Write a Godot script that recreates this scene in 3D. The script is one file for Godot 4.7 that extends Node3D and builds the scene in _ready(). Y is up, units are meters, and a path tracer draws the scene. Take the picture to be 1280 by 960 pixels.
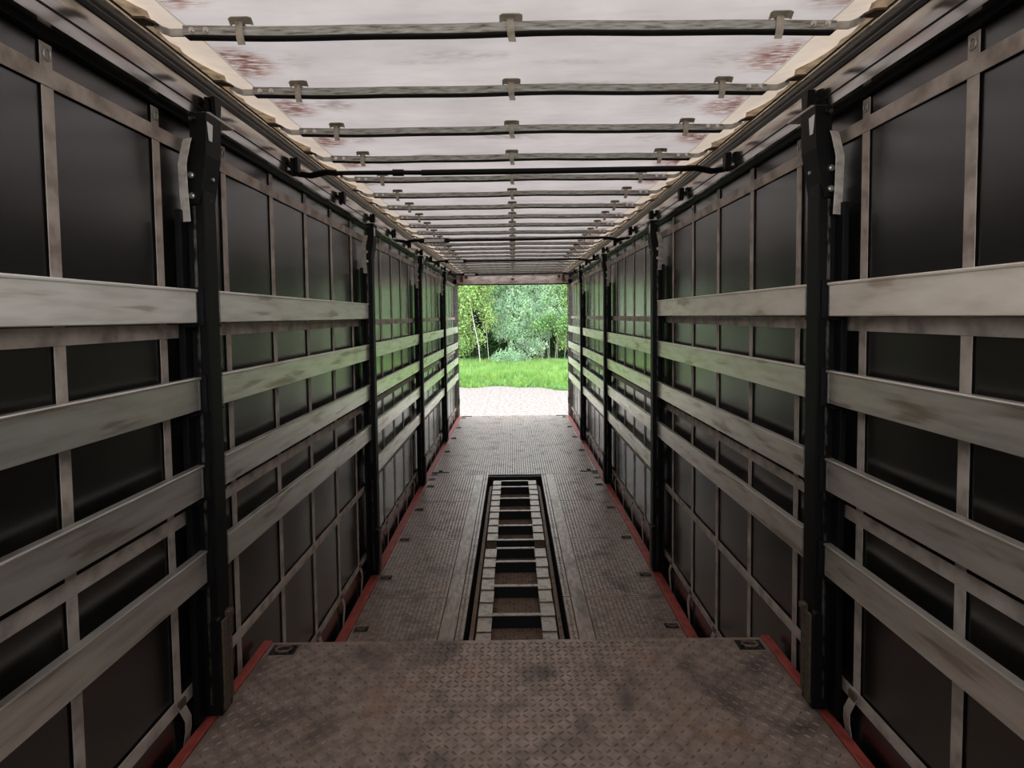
extends Node3D
# Interior of an empty curtain-sided trailer, looking out of the open rear.
# Trailer frame: X across, Y up from the lower load floor, D (= -Z) metres from the camera towards the rear.

const F := 750.0
const EYE := 2.21
const DECK := 0.62
const GROUND := -1.15
const X_CURTAIN := 1.275
const ROOF := 3.13
const REAR := 13.1
const FRONT := -0.30
const BOW0 := 1.835
const BOW_STEP := 0.483
const POSTS := [2.345, 5.05, 7.73, 10.43]

var M := {}
var taken := {}

# ------------------------------------------------------------------ geometry
class B:
	var v := PackedVector3Array()
	var n := PackedVector3Array()
	var u := PackedVector2Array()

	func tri(a: Vector3, b: Vector3, c: Vector3, out: Vector3) -> void:
		var k := (b - a).cross(c - a)
		if k.length_squared() < 1e-16:
			return
		var nn := k.normalized()
		if k.dot(out) > 0.0:
			v.append_array([a, c, b])
		else:
			v.append_array([a, b, c])
			nn = -nn
		n.append_array([nn, nn, nn])
		u.append_array([Vector2.ZERO, Vector2.ZERO, Vector2.ZERO])

	func quad(a: Vector3, b: Vector3, c: Vector3, d: Vector3, out: Vector3) -> void:
		tri(a, b, c, out)
		tri(a, c, d, out)

	# a smooth quad with its own normals
	func squad(p: Array, nn: Array, uv: Array = []) -> void:
		var k: Vector3 = (p[1] - p[0]).cross(p[2] - p[0])
		if k.length_squared() < 1e-18:
			k = (p[2] - p[0]).cross(p[3] - p[0])
		var order := [0, 2, 1, 0, 3, 2] if k.dot(nn[0]) > 0.0 else [0, 1, 2, 0, 2, 3]
		for i in order:
			v.append(p[i])
			n.append(nn[i])
			u.append(uv[i] if uv.size() else Vector2.ZERO)

	func box(c: Vector3, size: Vector3, bev := 0.0, bs := Basis()) -> void:
		var h := size * 0.5
		var q := minf(bev, minf(h.x, minf(h.y, h.z)) * 0.9)
		var g := Vector3(h.x - q, h.y - q, h.z - q)
		for a in 3:
			var b := (a + 1) % 3
			var d := (a + 2) % 3
			for s in [-1.0, 1.0]:
				var pts := []
				for t in [[-1, -1], [1, -1], [1, 1], [-1, 1]]:
					var p := Vector3()
					p[a] = s * h[a]
					p[b] = t[0] * g[b]
					p[d] = t[1] * g[d]
					pts.append(c + bs * p)
				var o := Vector3()
				o[a] = s
				quad(pts[0], pts[1], pts[2], pts[3], bs * o)
				if q <= 0.0:
					continue
				for s2 in [-1.0, 1.0]:
					var e1 := Vector3()
					e1[a] = s * h[a]
					e1[b] = s2 * g[b]
					var e2 := Vector3()
					e2[a] = s * g[a]
					e2[b] = s2 * h[b]
					var lo := Vector3()
					lo[d] = -g[d]
					var o2 := Vector3()
					o2[a] = s
					o2[b] = s2
					quad(c + bs * (e1 + lo), c + bs * (e1 - lo), c + bs * (e2 - lo), c + bs * (e2 + lo), bs * o2)
		if q > 0.0:
			for i in 8:
				var s := Vector3(1 if i & 1 else -1, 1 if i & 2 else -1, 1 if i & 4 else -1)
				tri(c + bs * (s * Vector3(h.x, g.y, g.z)), c + bs * (s * Vector3(g.x, h.y, g.z)), c + bs * (s * Vector3(g.x, g.y, h.z)), bs * s)

	# box from limits: x0..x1, y0..y1, depth d0..d1
	func lim(x0: float, x1: float, y0: float, y1: float, d0: float, d1: float, bev := 0.0) -> void:
		box(Vector3((x0 + x1) / 2, (y0 + y1) / 2, -(d0 + d1) / 2), Vector3(absf(x1 - x0), absf(y1 - y0), absf(d1 - d0)), bev)

	func tube(pts: Array, r0: float, sides := 10, r1 := -1.0, caps := true) -> void:
		if r1 < 0.0:
			r1 = r0
		var rings := []
		var norms := []
		var ref := Vector3.UP
		for i in pts.size():
			var t: Vector3 = (pts[mini(i + 1, pts.size() - 1)] - pts[maxi(i - 1, 0)]).normalized()
			if absf(t.dot(ref)) > 0.95:
				ref = Vector3.RIGHT if absf(t.x) < 0.9 else Vector3.BACK
			var a := (ref - t * ref.dot(t)).normalized()
			var b := t.cross(a)
			ref = a
			var r := lerpf(r0, r1, float(i) / maxf(1.0, pts.size() - 1.0))
			var ring := []
			var nr := []
			for k in sides:
				var w := TAU * k / sides
				var o := a * cos(w) + b * sin(w)
				ring.append(pts[i] + o * r)
				nr.append(o)
			rings.append(ring)
			norms.append(nr)
		for i in pts.size() - 1:
			for k in sides:
				var m := (k + 1) % sides
				squad([rings[i][k], rings[i][m], rings[i + 1][m], rings[i + 1][k]], [norms[i][k], norms[i][m], norms[i + 1][m], norms[i + 1][k]])
		if caps:
			for e in [0, pts.size() - 1]:
				var o: Vector3 = (pts[0] - pts[1]) if e == 0 else (pts[-1] - pts[-2])
				for k in range(1, sides - 1):
					tri(rings[e][0], rings[e][k], rings[e][k + 1], o)

	# a polygon (two axes ux, uy from o) pushed along uz by depth
	func prism(poly: PackedVector2Array, o: Vector3, ux: Vector3, uy: Vector3, uz: Vector3, depth: float) -> void:
		var idx := Geometry2D.triangulate_polygon(poly)
		var e := uz * depth
		for i in range(0, idx.size(), 3):
			var a := o + ux * poly[idx[i]].x + uy * poly[idx[i]].y
			var b := o + ux * poly[idx[i + 1]].x + uy * poly[idx[i + 1]].y
			var c := o + ux * poly[idx[i + 2]].x + uy * poly[idx[i + 2]].y
			tri(a, b, c, -e)
			tri(a + e, b + e, c + e, e)
		var turn := -1.0 if Geometry2D.is_polygon_clockwise(poly) else 1.0
		for i in poly.size():
			var p := poly[i]
			var q := poly[(i + 1) % poly.size()]
			var side := Vector2(q.y - p.y, p.x - q.x) * turn
			var a := o + ux * p.x + uy * p.y
			var b := o + ux * q.x + uy * q.y
			quad(a, b, b + e, a + e, ux * side.x + uy * side.y)

	# a ribbon of thickness t along pts, its width along w
	func ribbon(pts: Array, w: Vector3, width: float, t: float) -> void:
		for i in pts.size() - 1:
			var d: Vector3 = (pts[i + 1] - pts[i])
			var nn := d.cross(w).normalized() * t * 0.5
			var h := w * width * 0.5
			var a: Vector3 = pts[i]
			var b: Vector3 = pts[i + 1]
			quad(a - h + nn, a + h + nn, b + h + nn, b - h + nn, nn)
			quad(a - h - nn, a + h - nn, b + h - nn, b - h - nn, -nn)
			quad(a - h - nn, a - h + nn, b - h + nn, b - h - nn, -h)
			quad(a + h - nn, a + h + nn, b + h + nn, b + h - nn, h)
			if i == 0:
				quad(a - h - nn, a + h - nn, a + h + nn, a - h + nn, -d)
			if i == pts.size() - 2:
				quad(b - h - nn, b + h - nn, b + h + nn, b - h + nn, d)

	func mesh() -> ArrayMesh:
		var arr := []
		arr.resize(Mesh.ARRAY_MAX)
		arr[Mesh.ARRAY_VERTEX] = v
		arr[Mesh.ARRAY_NORMAL] = n
		arr[Mesh.ARRAY_TEX_UV] = u
		var m := ArrayMesh.new()
		m.add_surface_from_arrays(Mesh.PRIMITIVE_TRIANGLES, arr)
		return m

# ------------------------------------------------------------------ nodes
func numbered(called: String) -> String:
	if not taken.has(called):
		taken[called] = 0
		return called
	taken[called] += 1
	return "%s_%03d" % [called, taken[called]]

func P(x: float, y: float, d: float) -> Vector3:
	return Vector3(x, y, -d)

func tag(o: Node, label := "", category := "", group := "", kind := "") -> Node:
	for kv in [["label", label], ["category", category], ["group", group], ["kind", kind]]:
		if kv[1] != "":
			o.set_meta(kv[0], kv[1])
	return o

func thing(called: String, label: String, category: String, at := Vector3.ZERO, group := "", kind := "") -> Node3D:
	var o := Node3D.new()
	o.name = numbered(called)
	add_child(o)
	o.position = at
	tag(o, label, category, group, kind)
	return o

func part(called: String, m: Mesh, mat: Material, parent: Node, at := Vector3.ZERO) -> MeshInstance3D:
	var o := MeshInstance3D.new()
	o.name = numbered(called) if parent == self else called
	o.mesh = m
	o.material_override = mat
	o.position = at
	parent.add_child(o, true)
	return o

func copy_of(src: Node3D, label: String, at: Vector3, group := "") -> Node3D:
	var c: Node3D = src.duplicate()
	var base := str(src.name)
	if base.length() > 4 and base.substr(base.length() - 3).is_valid_int():
		base = base.substr(0, base.length() - 4)
	c.name = numbered(base)
	add_child(c)
	c.position = at
	c.set_meta("label", label)
	if group != "":
		c.set_meta("group", group)
	return c

func scatter(called: String, m: Mesh, mat: Material, parent: Node, xs: Array, cols: Array = []) -> MultiMeshInstance3D:
	var mm := MultiMesh.new()
	mm.transform_format = MultiMesh.TRANSFORM_3D
	mm.use_colors = cols.size() > 0
	mm.mesh = m
	mm.instance_count = xs.size()
	for i in xs.size():
		mm.set_instance_transform(i, xs[i])
		if cols.size():
			mm.set_instance_color(i, cols[i])
	var o := MultiMeshInstance3D.new()
	o.name = numbered(called) if parent == self else called
	o.multimesh = mm
	o.material_override = mat
	o.set_meta("kind", "stuff")
	parent.add_child(o, true)
	return o

# ------------------------------------------------------------------ materials
func noise(seed_: int, freq: float, oct := 4) -> FastNoiseLite:
	var f := FastNoiseLite.new()
	f.seed = seed_
	f.noise_type = FastNoiseLite.TYPE_SIMPLEX_SMOOTH
	f.frequency = freq
	f.fractal_octaves = oct
	return f

func grad(stops: Array) -> Gradient:
	var g := Gradient.new()
	var o := PackedFloat32Array()
	var c := PackedColorArray()
	for s in stops:
		o.append(s[0])
		c.append(s[1])
	g.offsets = o
	g.colors = c
	return g

func noise_tex(w: int, h: int, nz: FastNoiseLite, stops: Array, over: FastNoiseLite = null, over_stops: Array = []) -> ImageTexture:
	var a := nz.get_seamless_image(w, h)
	a.convert(Image.FORMAT_L8)
	var src := a.get_data()
	var lut := []
	var g := grad(stops)
	for i in 256:
		lut.append(g.sample(i / 255.0))
	var src2 := PackedByteArray()
	var lut2 := []
	if over:
		var b := over.get_seamless_image(w, h)
		b.convert(Image.FORMAT_L8)
		src2 = b.get_data()
		var g2 := grad(over_stops)
		for i in 256:
			lut2.append(g2.sample(i / 255.0))
	var out := PackedByteArray()
	out.resize(w * h * 3)
	for i in w * h:
		var c: Color = lut[src[i]]
		if over:
			var d: Color = lut2[src2[i]]
			c = Color(lerpf(c.r, d.r, d.a), lerpf(c.g, d.g, d.a), lerpf(c.b, d.b, d.a))
		out[i * 3] = int(clampf(c.r, 0, 1) * 255)
		out[i * 3 + 1] = int(clampf(c.g, 0, 1) * 255)
		out[i * 3 + 2] = int(clampf(c.b, 0, 1) * 255)
	return ImageTexture.create_from_image(Image.create_from_data(w, h, false, Image.FORMAT_RGB8, out))

func mat(called: String, c: Color, rough := 0.6, metal := 0.0, tex: Texture2D = null, scale := Vector3.ONE, offset := Vector3.ZERO) -> StandardMaterial3D:
	var m := StandardMaterial3D.new()
	m.resource_name = called
	m.albedo_color = c
	m.roughness = rough
	m.metallic = metal
	if tex:
		m.albedo_texture = tex
		m.uv1_triplanar = true
		m.uv1_world_triplanar = true
		m.uv1_scale = scale
		m.uv1_offset = offset
	M[called] = m
	return m

func sr(r: int, g: int, b: int) -> Color:
	return Color(r / 255.0, g / 255.0, b / 255.0)

func roof_texture() -> ImageTexture:
	var w := 1024
	var h := 2048
	var a := noise(11, 0.004, 5).get_seamless_image(w, h)
	a.convert(Image.FORMAT_L8)
	var s := a.get_data()
	var fine := noise(12, 0.03, 3).get_seamless_image(w / 4, h)
	fine.resize(w, h)
	fine.convert(Image.FORMAT_L8)
	var s2 := fine.get_data()
	var out := PackedByteArray()
	out.resize(w * h * 3)
	for i in w * h:
		var k := 0.90 + 0.10 * s[i] / 255.0 - 0.035 * maxf(0.0, (128 - s2[i]) / 128.0)
		out[i * 3] = int(252 * k)
		out[i * 3 + 1] = int(245 * k)
		out[i * 3 + 2] = int(240 * k)
	for i in w:
		var ax := absf((i + 0.5) / w * 2.22 - 1.11)
		if ax < 1.015:
			continue
		var seam := 0.80 if ax < 1.021 else 1.0
		for y in h:
			var t := (y * w + i) * 3
			out[t] = int(minf(255, out[t] * 1.05 * seam))
			out[t + 1] = int(minf(255, out[t + 1] * 1.01) * seam)
			out[t + 2] = int(out[t + 2] * 0.94 * seam)
	var rng := RandomNumberGenerator.new()
	rng.seed = 5
	var st := noise(21, 1.0, 4)
	var px := w / 2.22
	var py := h / (8 * BOW_STEP)
	# dirt rubbed on by the folding roof: [x, offset after the bow, half width x, half length d, strength, red]
	for gap in 8:
		var list := []
		for sd in [-1.0, 1.0]:
			list.append([sd * (0.985 + rng.randf_range(-0.02, 0.02)), 0.375 + rng.randf_range(-0.03, 0.02), 0.13 + rng.randf() * 0.03, 0.105 + rng.randf() * 0.03 + (0.03 if sd > 0 else 0.0), rng.randf_range(0.75, 1.0), 1.0])
			list.append([sd * (0.75 + rng.randf_range(-0.05, 0.05)), 0.35 + rng.randf_range(-0.05, 0.03), 0.09, 0.075, rng.randf_range(0.1, 0.5), 0.45])
		for j in 3:
			list.append([rng.randf_range(-0.5, 0.5), rng.randf_range(0.1, 0.4), rng.randf_range(0.08, 0.25), rng.randf_range(0.02, 0.05), rng.randf_range(0.1, 0.25), 0.0])
		for e in list:
			var cx: float = (e[0] + 1.11) * px
			var cy: float = (gap * BOW_STEP + e[1]) * py
			var rx: float = e[2] * px
			var ry: float = e[3] * py
			for y in range(int(cy - ry * 1.3), int(cy + ry * 1.3)):
				for x in range(maxi(0, int(cx - rx * 1.3)), mini(w, int(cx + rx * 1.3))):
					var q := Vector2((x - cx) / rx, (y - cy) / ry)
					var edge := 1.0 - smoothstep(0.25, 1.25, q.length())
					if edge <= 0.0 or absf((x + 0.5) / w * 2.22 - 1.11) > 1.012:
						continue
					var streak := st.get_noise_2d(x * 0.022 + gap * 31.0, y * 0.16)
					var blot := st.get_noise_2d(x * 0.03 + 77.0, y * 0.045 + gap * 13.0)
					var k: float = clampf(edge * (0.55 + 1.1 * streak + 0.7 * blot), 0.0, 1.0) * e[4] * 1.05
					var t := ((y + h) % h * w + x) * 3
					out[t] = int(out[t] * (1.0 - k * lerpf(0.5, 0.44, e[5])))
					out[t + 1] = int(out[t + 1] * (1.0 - k * lerpf(0.52, 0.64, e[5])))
					out[t + 2] = int(out[t + 2] * (1.0 - k * lerpf(0.52, 0.69, e[5])))
	return ImageTexture.create_from_image(Image.create_from_data(w, h, false, Image.FORMAT_RGB8, out))

func make_materials() -> void:
	var grime := noise_tex(512, 512, noise(1, 0.012, 5), [[0.0, Color(0.62, 0.60, 0.58)], [0.45, Color(0.86, 0.85, 0.84)], [1.0, Color(1, 1, 1)]])
	var slat := noise_tex(512, 512, noise(2, 0.02, 5), [[0.0, Color(0.86, 0.85, 0.83)], [0.5, Color(0.96, 0.955, 0.945)], [1.0, Color(1, 1, 1)]],
		noise(3, 0.010, 4), [[0.0, Color(0.45, 0.36, 0.28, 0.6)], [0.22, Color(0.52, 0.44, 0.36, 0.4)], [0.33, Color(0.66, 0.60, 0.54, 0.10)], [0.5, Color(0.7, 0.65, 0.6, 0.0)], [1.0, Color(1, 1, 1, 0.0)]])
	var deck := noise_tex(1024, 1024, noise(4, 0.03, 5), [[0.0, Color(0.62, 0.58, 0.56)], [0.5, Color(0.84, 0.81, 0.79)], [1.0, Color(1, 0.97, 0.94)]],
		noise(5, 0.006, 4), [[0.0, Color(0.32, 0.30, 0.29, 0.75)], [0.2, Color(0.40, 0.37, 0.36, 0.40)], [0.45, Color(0.6, 0.5, 0.4, 0.0)], [0.72, Color(0.9, 0.72, 0.56, 0.0)], [1.0, Color(0.95, 0.72, 0.52, 0.5)]])
	var steel := noise_tex(512, 512, noise(6, 0.03, 5), [[0.0, Color(0.42, 0.38, 0.34)], [0.4, Color(0.78, 0.76, 0.73)], [1.0, Color(1, 1, 1)]])
	var worn := noise_tex(512, 512, noise(7, 0.02, 3), [[0.0, Color(0.06, 0.06, 0.06)], [0.25, Color(0.20, 0.19, 0.18)], [0.45, Color(0.75, 0.73, 0.70)], [1.0, Color(1, 1, 1)]])

	var c := mat("curtain_pvc", sr(20, 20, 19), 0.27, 0.0, grime, Vector3(1, 0.9, 0.35))
	c.metallic_specular = 0.71
	c.clearcoat_enabled = true
	c.clearcoat = 0.5
	c.clearcoat_roughness = 0.20
	mat("curtain_tape", sr(198, 186, 175), 0.6, 0.0, grime, Vector3(1, 1.3, 1.3))
	mat("slat_left", sr(250, 249, 243), 0.36, 0.85, slat, Vector3(2, 1.9, 0.22), Vector3(0.1, 0.3, 0.45))
	mat("slat_right", sr(250, 244, 234), 0.38, 0.8, slat, Vector3(2, 1.9, 0.25), Vector3(0.6, 0.72, 0.1))
	mat("slat_pale_left", sr(250, 248, 240), 0.42, 0.15, slat, Vector3(2, 1.9, 0.22), Vector3(0.1, 0.3, 0.45))
	mat("slat_pale_right", sr(252, 242, 228), 0.45, 0.1, slat, Vector3(2, 1.2, 0.25), Vector3(0.6, 0.92, 0.3))
	for nm in ["slat_left", "slat_right", "slat_pale_left", "slat_pale_right"]:
		M[nm].clearcoat_enabled = true
		M[nm].clearcoat = 0.5
		M[nm].clearcoat_roughness = 0.25
	mat("black_steel", sr(12, 12, 13), 0.55, 0.0, grime, Vector3(2, 2, 2)).metallic_specular = 0.35
	mat("black_matt", sr(18, 18, 19), 0.7)
	mat("worn_steel", sr(120, 117, 112), 0.4, 0.7, worn, Vector3(2, 1.2, 2))
	mat("galvanized", sr(205, 205, 200), 0.4, 0.7, grime, Vector3(3, 3, 3))
	mat("bow_bar", sr(206, 208, 202), 0.5, 0.3, steel, Vector3(0.8, 6, 6))
	mat("bow_end", sr(118, 100, 84), 0.6, 0.3, steel, Vector3(6, 6, 6))
	mat("dull_steel", sr(112, 101, 88), 0.6, 0.3, steel, Vector3(5, 2, 5))
	mat("bow_tab", sr(196, 186, 168), 0.8, 0.0, grime, Vector3(3, 3, 3))
	var mir := mat("polished_aluminium", sr(200, 198, 196), 0.16, 0.95, grime, Vector3(1, 3, 0.4))
	mir.normal_enabled = true
	var nt := NoiseTexture2D.new()
	nt.width = 256
	nt.height = 256
	nt.seamless = true
	nt.as_normal_map = true
	nt.bump_strength = 1.2
	nt.noise = noise(8, 0.01, 2)
	mir.normal_texture = nt
	mir.normal_scale = 0.25
	mat("rail_tube", sr(24, 25, 29), 0.3, 0.0)
	mat("aluminium", sr(206, 204, 198), 0.35, 0.8, grime, Vector3(2, 2, 0.7))
	mat("deck_plate", sr(176, 160, 150), 0.38, 0.2, deck, Vector3(0.42, 0.42, 0.42))
	mat("deck_smooth", sr(182, 166, 155), 0.42, 0.2, deck, Vector3(0.9, 0.9, 0.25), Vector3(0.3, 0.2, 0.6))
	mat("tread_steel", sr(160, 146, 137), 0.45, 0.2, deck, Vector3(0.42, 0.42, 0.42))
	mat("well_steel", sr(140, 118, 102), 0.7, 0.1, deck, Vector3(1.4, 1.4, 1.4))
	mat("step_steel", sr(196, 185, 174), 0.45, 0.25, deck, Vector3(1.8, 1.8, 1.8), Vector3(0.1, 0.5, 0.2))
	mat("red_paint", sr(182, 82, 72), 0.55, 0.0, grime, Vector3(2, 2, 1.2))
	mat("white_plastic", sr(240, 234, 226), 0.5, 0.0, grime, Vector3(2, 3, 2))
	mat("hem_fabric", sr(244, 236, 220), 0.8, 0.0, grime, Vector3(3, 3, 2))
	M.hem_fabric.backlight_enabled = true
	M.hem_fabric.backlight = Color(1.0, 0.98, 0.95)
	mat("white_label", sr(235, 235, 232), 0.6)
	mat("header_panel", sr(250, 234, 224), 0.55, 0.0, grime, Vector3(0.6, 1.5, 1))
	mat("bulkhead", sr(225, 224, 220), 0.6, 0.0, grime)
	mat("rubber", sr(20, 20, 20), 0.8)
	mat("bolt", sr(225, 222, 216), 0.28, 0.9)
	mat("brown_plastic", sr(86, 72, 58), 0.6)
	var roof := StandardMaterial3D.new()
	roof.resource_name = "roof_tarpaulin"
	roof.albedo_texture = roof_texture()
	roof.albedo_color = sr(250, 248, 246)
	roof.roughness = 0.6
	roof.metallic_specular = 0.3
	roof.backlight_enabled = true
	roof.backlight = Color(0.57, 0.555, 0.55)
	M["roof"] = roof
	# outdoors
	var gr := noise_tex(512, 512, noise(30, 0.03, 5), [[0.0, Color(0.70, 0.64, 0.58)], [0.5, Color(0.90, 0.87, 0.84)], [1.0, Color(1, 1, 1)]])
	var gm := mat("gravel", sr(146, 141, 138), 0.95, 0.0, gr, Vector3(0.35, 0.35, 0.35))
	gm.heightmap_enabled = false
	mat("soil", sr(92, 96, 60), 1.0)
	mat("birch_bark", sr(186, 182, 172), 0.8)
	mat("grey_bark", sr(134, 128, 116), 0.9)
	for nm in ["leaf", "grass_blade"]:
		var m := mat(nm, Color(1, 1, 1), 0.55)
		m.vertex_color_use_as_albedo = true
		m.backlight_enabled = true
		m.backlight = Color(0.75, 0.85, 0.5)
		m.metallic_specular = 0.35

# ------------------------------------------------------------------ build
func _ready() -> void:
	var cam := Camera3D.new()
	cam.name = "camera"
	cam.projection = Camera3D.PROJECTION_FRUSTUM
	cam.near = 0.05
	cam.far = 400.0
	cam.size = 960.0 / F * cam.near
	cam.frustum_offset = Vector2(-1.6, -48.5) / F * cam.near
	cam.transform = Transform3D(Basis(Vector3.RIGHT, deg_to_rad(-2.8)) * Basis(Vector3.BACK, deg_to_rad(-0.65)), Vector3(0, EYE, 0))
	add_child(cam)
	cam.current = true

	var we := WorldEnvironment.new()
	we.name = "environment"
	var env := Environment.new()
	env.background_mode = Environment.BG_SKY
	var sky := Sky.new()
	var sm := ProceduralSkyMaterial.new()
	sm.sky_top_color = Color(0.93, 0.96, 1.0)
	sm.sky_horizon_color = Color(1.0, 1.0, 1.0)
	sm.sky_curve = 0.2
	sm.ground_bottom_color = Color(0.75, 0.74, 0.72)
	sm.ground_horizon_color = Color(0.9, 0.9, 0.9)
	sky.sky_material = sm
	env.sky = sky
	env.background_energy_multiplier = 5.0
	env.tonemap_mode = Environment.TONE_MAPPER_LINEAR
	env.tonemap_exposure = 1.0
	env.sdfgi_enabled = true
	env.ssao_enabled = true
	env.ssil_enabled = true
	we.environment = env
	add_child(we)

	make_materials()
	build_roof()
	for s in [-1.0, 1.0]:
		build_curtain(s)
		build_rails(s)
	build_floor()
	build_deck()
	build_ends()
	build_posts()
	build_slats()
	build_bows()
	build_rods()
	build_hangers()
	build_ladders()
	build_rings()
	build_outside()

func side(s: float) -> String:
	return "left" if s < 0 else "right"

func build_roof() -> void:
	var b := B.new()
	var xs := [-1.186, -1.145, -1.115, -1.09, -1.065, -1.04, -1.02]
	for i in range(-9, 10):
		xs.append(i * 0.11)
	xs.append_array([1.02, 1.04, 1.065, 1.09, 1.115, 1.145, 1.186])
	xs.sort()
	var nd := int((REAR - FRONT) / (BOW_STEP / 8.0)) + 1
	var wob := noise(40, 2.5, 2)
	var hgt := func(x: float, d: float) -> float:
		var ph := (d - BOW0) / BOW_STEP
		var f := ph - floorf(ph)
		var y := ROOF + 0.006 * (1.0 - absf(cos(PI * f))) + 0.003 * wob.get_noise_2d(x * 0.6, d)
		var e := clampf((absf(x) - 1.02) / 0.09, 0.0, 1.0)
		y += e * (0.008 + 0.012 * sin(PI * f) + 0.004 * sin(TAU * f * 2.0 + 1.0))
		return y
	var grid := []
	for j in nd:
		var d := minf(REAR, FRONT + j * BOW_STEP / 8.0)
		var row := []
		for x in xs:
			row.append(P(x, hgt.call(x, d), d))
		grid.append(row)
	var nrm := []
	for j in nd:
		var row := []
		for i in xs.size():
			var dx: Vector3 = grid[j][mini(i + 1, xs.size() - 1)] - grid[j][maxi(i - 1, 0)]
			var dz: Vector3 = grid[mini(j + 1, nd - 1)][i] - grid[maxi(j - 1, 0)][i]
			var k := dx.cross(dz).normalized()
			row.append(k if k.y < 0 else -k)
		nrm.append(row)
	for j in nd - 1:
		for i in xs.size() - 1:
			var p := [grid[j][i], grid[j][i + 1], grid[j + 1][i + 1], grid[j + 1][i]]
			var uv := []
			for q in p:
				uv.append(Vector2((q.x + 1.11) / 2.22, (-q.z - BOW0) / (8 * BOW_STEP)))
			b.squad(p, [nrm[j][i], nrm[j][i + 1], nrm[j + 1][i + 1], nrm[j + 1][i]], uv)
	tag(part("ceiling", b.mesh(), M.roof, self), "translucent white roof tarpaulin with rows of reddish-brown dirt marks along both edges", "tarpaulin", "", "structure")

func strap_rows() -> Array:
	var a := [0.13, 0.65, 1.17, 1.68, 2.18, 2.68, 3.205, 3.725, 4.245, 4.765]
	var d := 5.285
	while d < 13.0:
		a.append(d)
		d += 0.52
	return a

func build_curtain(s: float) -> void:
	var root := thing("wall_" + side(s), "black %s side curtain with a grid of grey-brown welded straps" % side(s), "curtain", Vector3.ZERO, "", "structure")
	var wob := noise(50 + int(s), 0.7, 2)
	var b := B.new()
	var ny := 26
	var nd := 200
	var y0 := -0.45
	var y1 := 3.03
	var d1 := REAR + 0.02
	var grid := []
	for j in nd + 1:
		var row := []
		for i in ny + 1:
			var d := lerpf(FRONT, d1, float(j) / nd)
			var y := lerpf(y0, y1, float(i) / ny)
			row.append(P(s * (X_CURTAIN + 0.0025 + 0.0022 * wob.get_noise_2d(d * 2.2, y * 0.35) + 0.0008 * sin(TAU * d / 0.52)), y, d))
		grid.append(row)
	var nrm := []
	for j in nd + 1:
		var row := []
		for i in ny + 1:
			var k: Vector3 = (grid[mini(j + 1, nd)][i] - grid[maxi(j - 1, 0)][i]).cross(grid[j][mini(i + 1, ny)] - grid[j][maxi(i - 1, 0)]).normalized()
			row.append(k if k.x * s < 0 else -k)
		nrm.append(row)
	for j in nd:
		for i in ny:
			b.squad([grid[j][i], grid[j][i + 1], grid[j + 1][i + 1], grid[j + 1][i]], [nrm[j][i], nrm[j][i + 1], nrm[j + 1][i + 1], nrm[j + 1][i]])
	var xo := s * (X_CURTAIN + 0.02)
	b.quad(P(xo, y0, FRONT), P(xo, y1, FRONT), P(xo, y1, d1), P(xo, y0, d1), Vector3(s, 0, 0))
	b.quad(P(s * X_CURTAIN, y0, FRONT), P(xo, y0, FRONT), P(xo, y0, d1), P(s * X_CURTAIN, y0, d1), Vector3(0, -1, 0))
	b.quad(P(s * X_CURTAIN, y0, d1), P(xo, y0, d1), P(xo, y1, d1), P(s * X_CURTAIN, y1, d1), Vector3(0, 0, -1))
	part("curtain_sheet", b.mesh(), M.curtain_pvc, root)
	var vs := B.new()
	vs.lim(-0.0015, 0.0015, -0.51, 1.70, -0.022, 0.022, 0.001)
	var vm := vs.mesh()
	var vl := B.new()
	vl.lim(-0.0015, 0.0015, -1.09, 1.70, -0.022, 0.022, 0.001)
	var vml := vl.mesh()
	var ring := B.new()
	var rp := []
	for i in 13:
		var w := TAU * i / 12.0
		rp.append(Vector3(0, cos(w) * 0.016, sin(w) * 0.012))
	ring.tube(rp, 0.003, 6, -1.0, false)
	var rm := ring.mesh()
	var buckle := B.new()
	buckle.box(Vector3.ZERO, Vector3(0.010, 0.036, 0.05), 0.004)
	var bm := buckle.mesh()
	for d in strap_rows():
		var st := part("strap", vm if d < 2.5 else vml, M.curtain_tape, root, P(s * 1.2712, 1.27, d))
		part("eyelet", rm, M.galvanized, st, P(-s * 0.004, 1.67, 0))
		# the loose tail below the lowest belt curls in towards the floor edge
		var base := (0.765 if d < 2.5 else 0.19)
		var floor_y := (DECK if d < 2.5 else 0.0)
		if d > 1.4 and d < 12.8:
			var t := B.new()
			t.ribbon([P(s * 1.264, base, d + 0.005), P(s * 1.255, base - 0.03, d + 0.012), P(s * 1.252, base - 0.07, d + 0.03), P(s * 1.255, base - 0.11, d + 0.036), P(s * 1.262, floor_y - 0.03, d + 0.028), P(s * 1.265, floor_y - 0.12, d + 0.02)], Vector3(0, 0, 1), 0.042, 0.003)
			part("strap_tail", t.mesh(), M.curtain_tape, st, -st.position)
			part("buckle", bm, M.brown_plastic, st, P(-s * 0.008, base - 1.27, 0.012))
	for y in [2.878, 2.166, 1.448, 0.768, 0.192]:
		var h := B.new()
		h.lim(s * 1.2665, s * 1.2700, y - 0.026, y + 0.026, FRONT + 0.02, REAR - 0.02, 0.001)
		part("belt", h.mesh(), M.curtain_tape, root)

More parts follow.
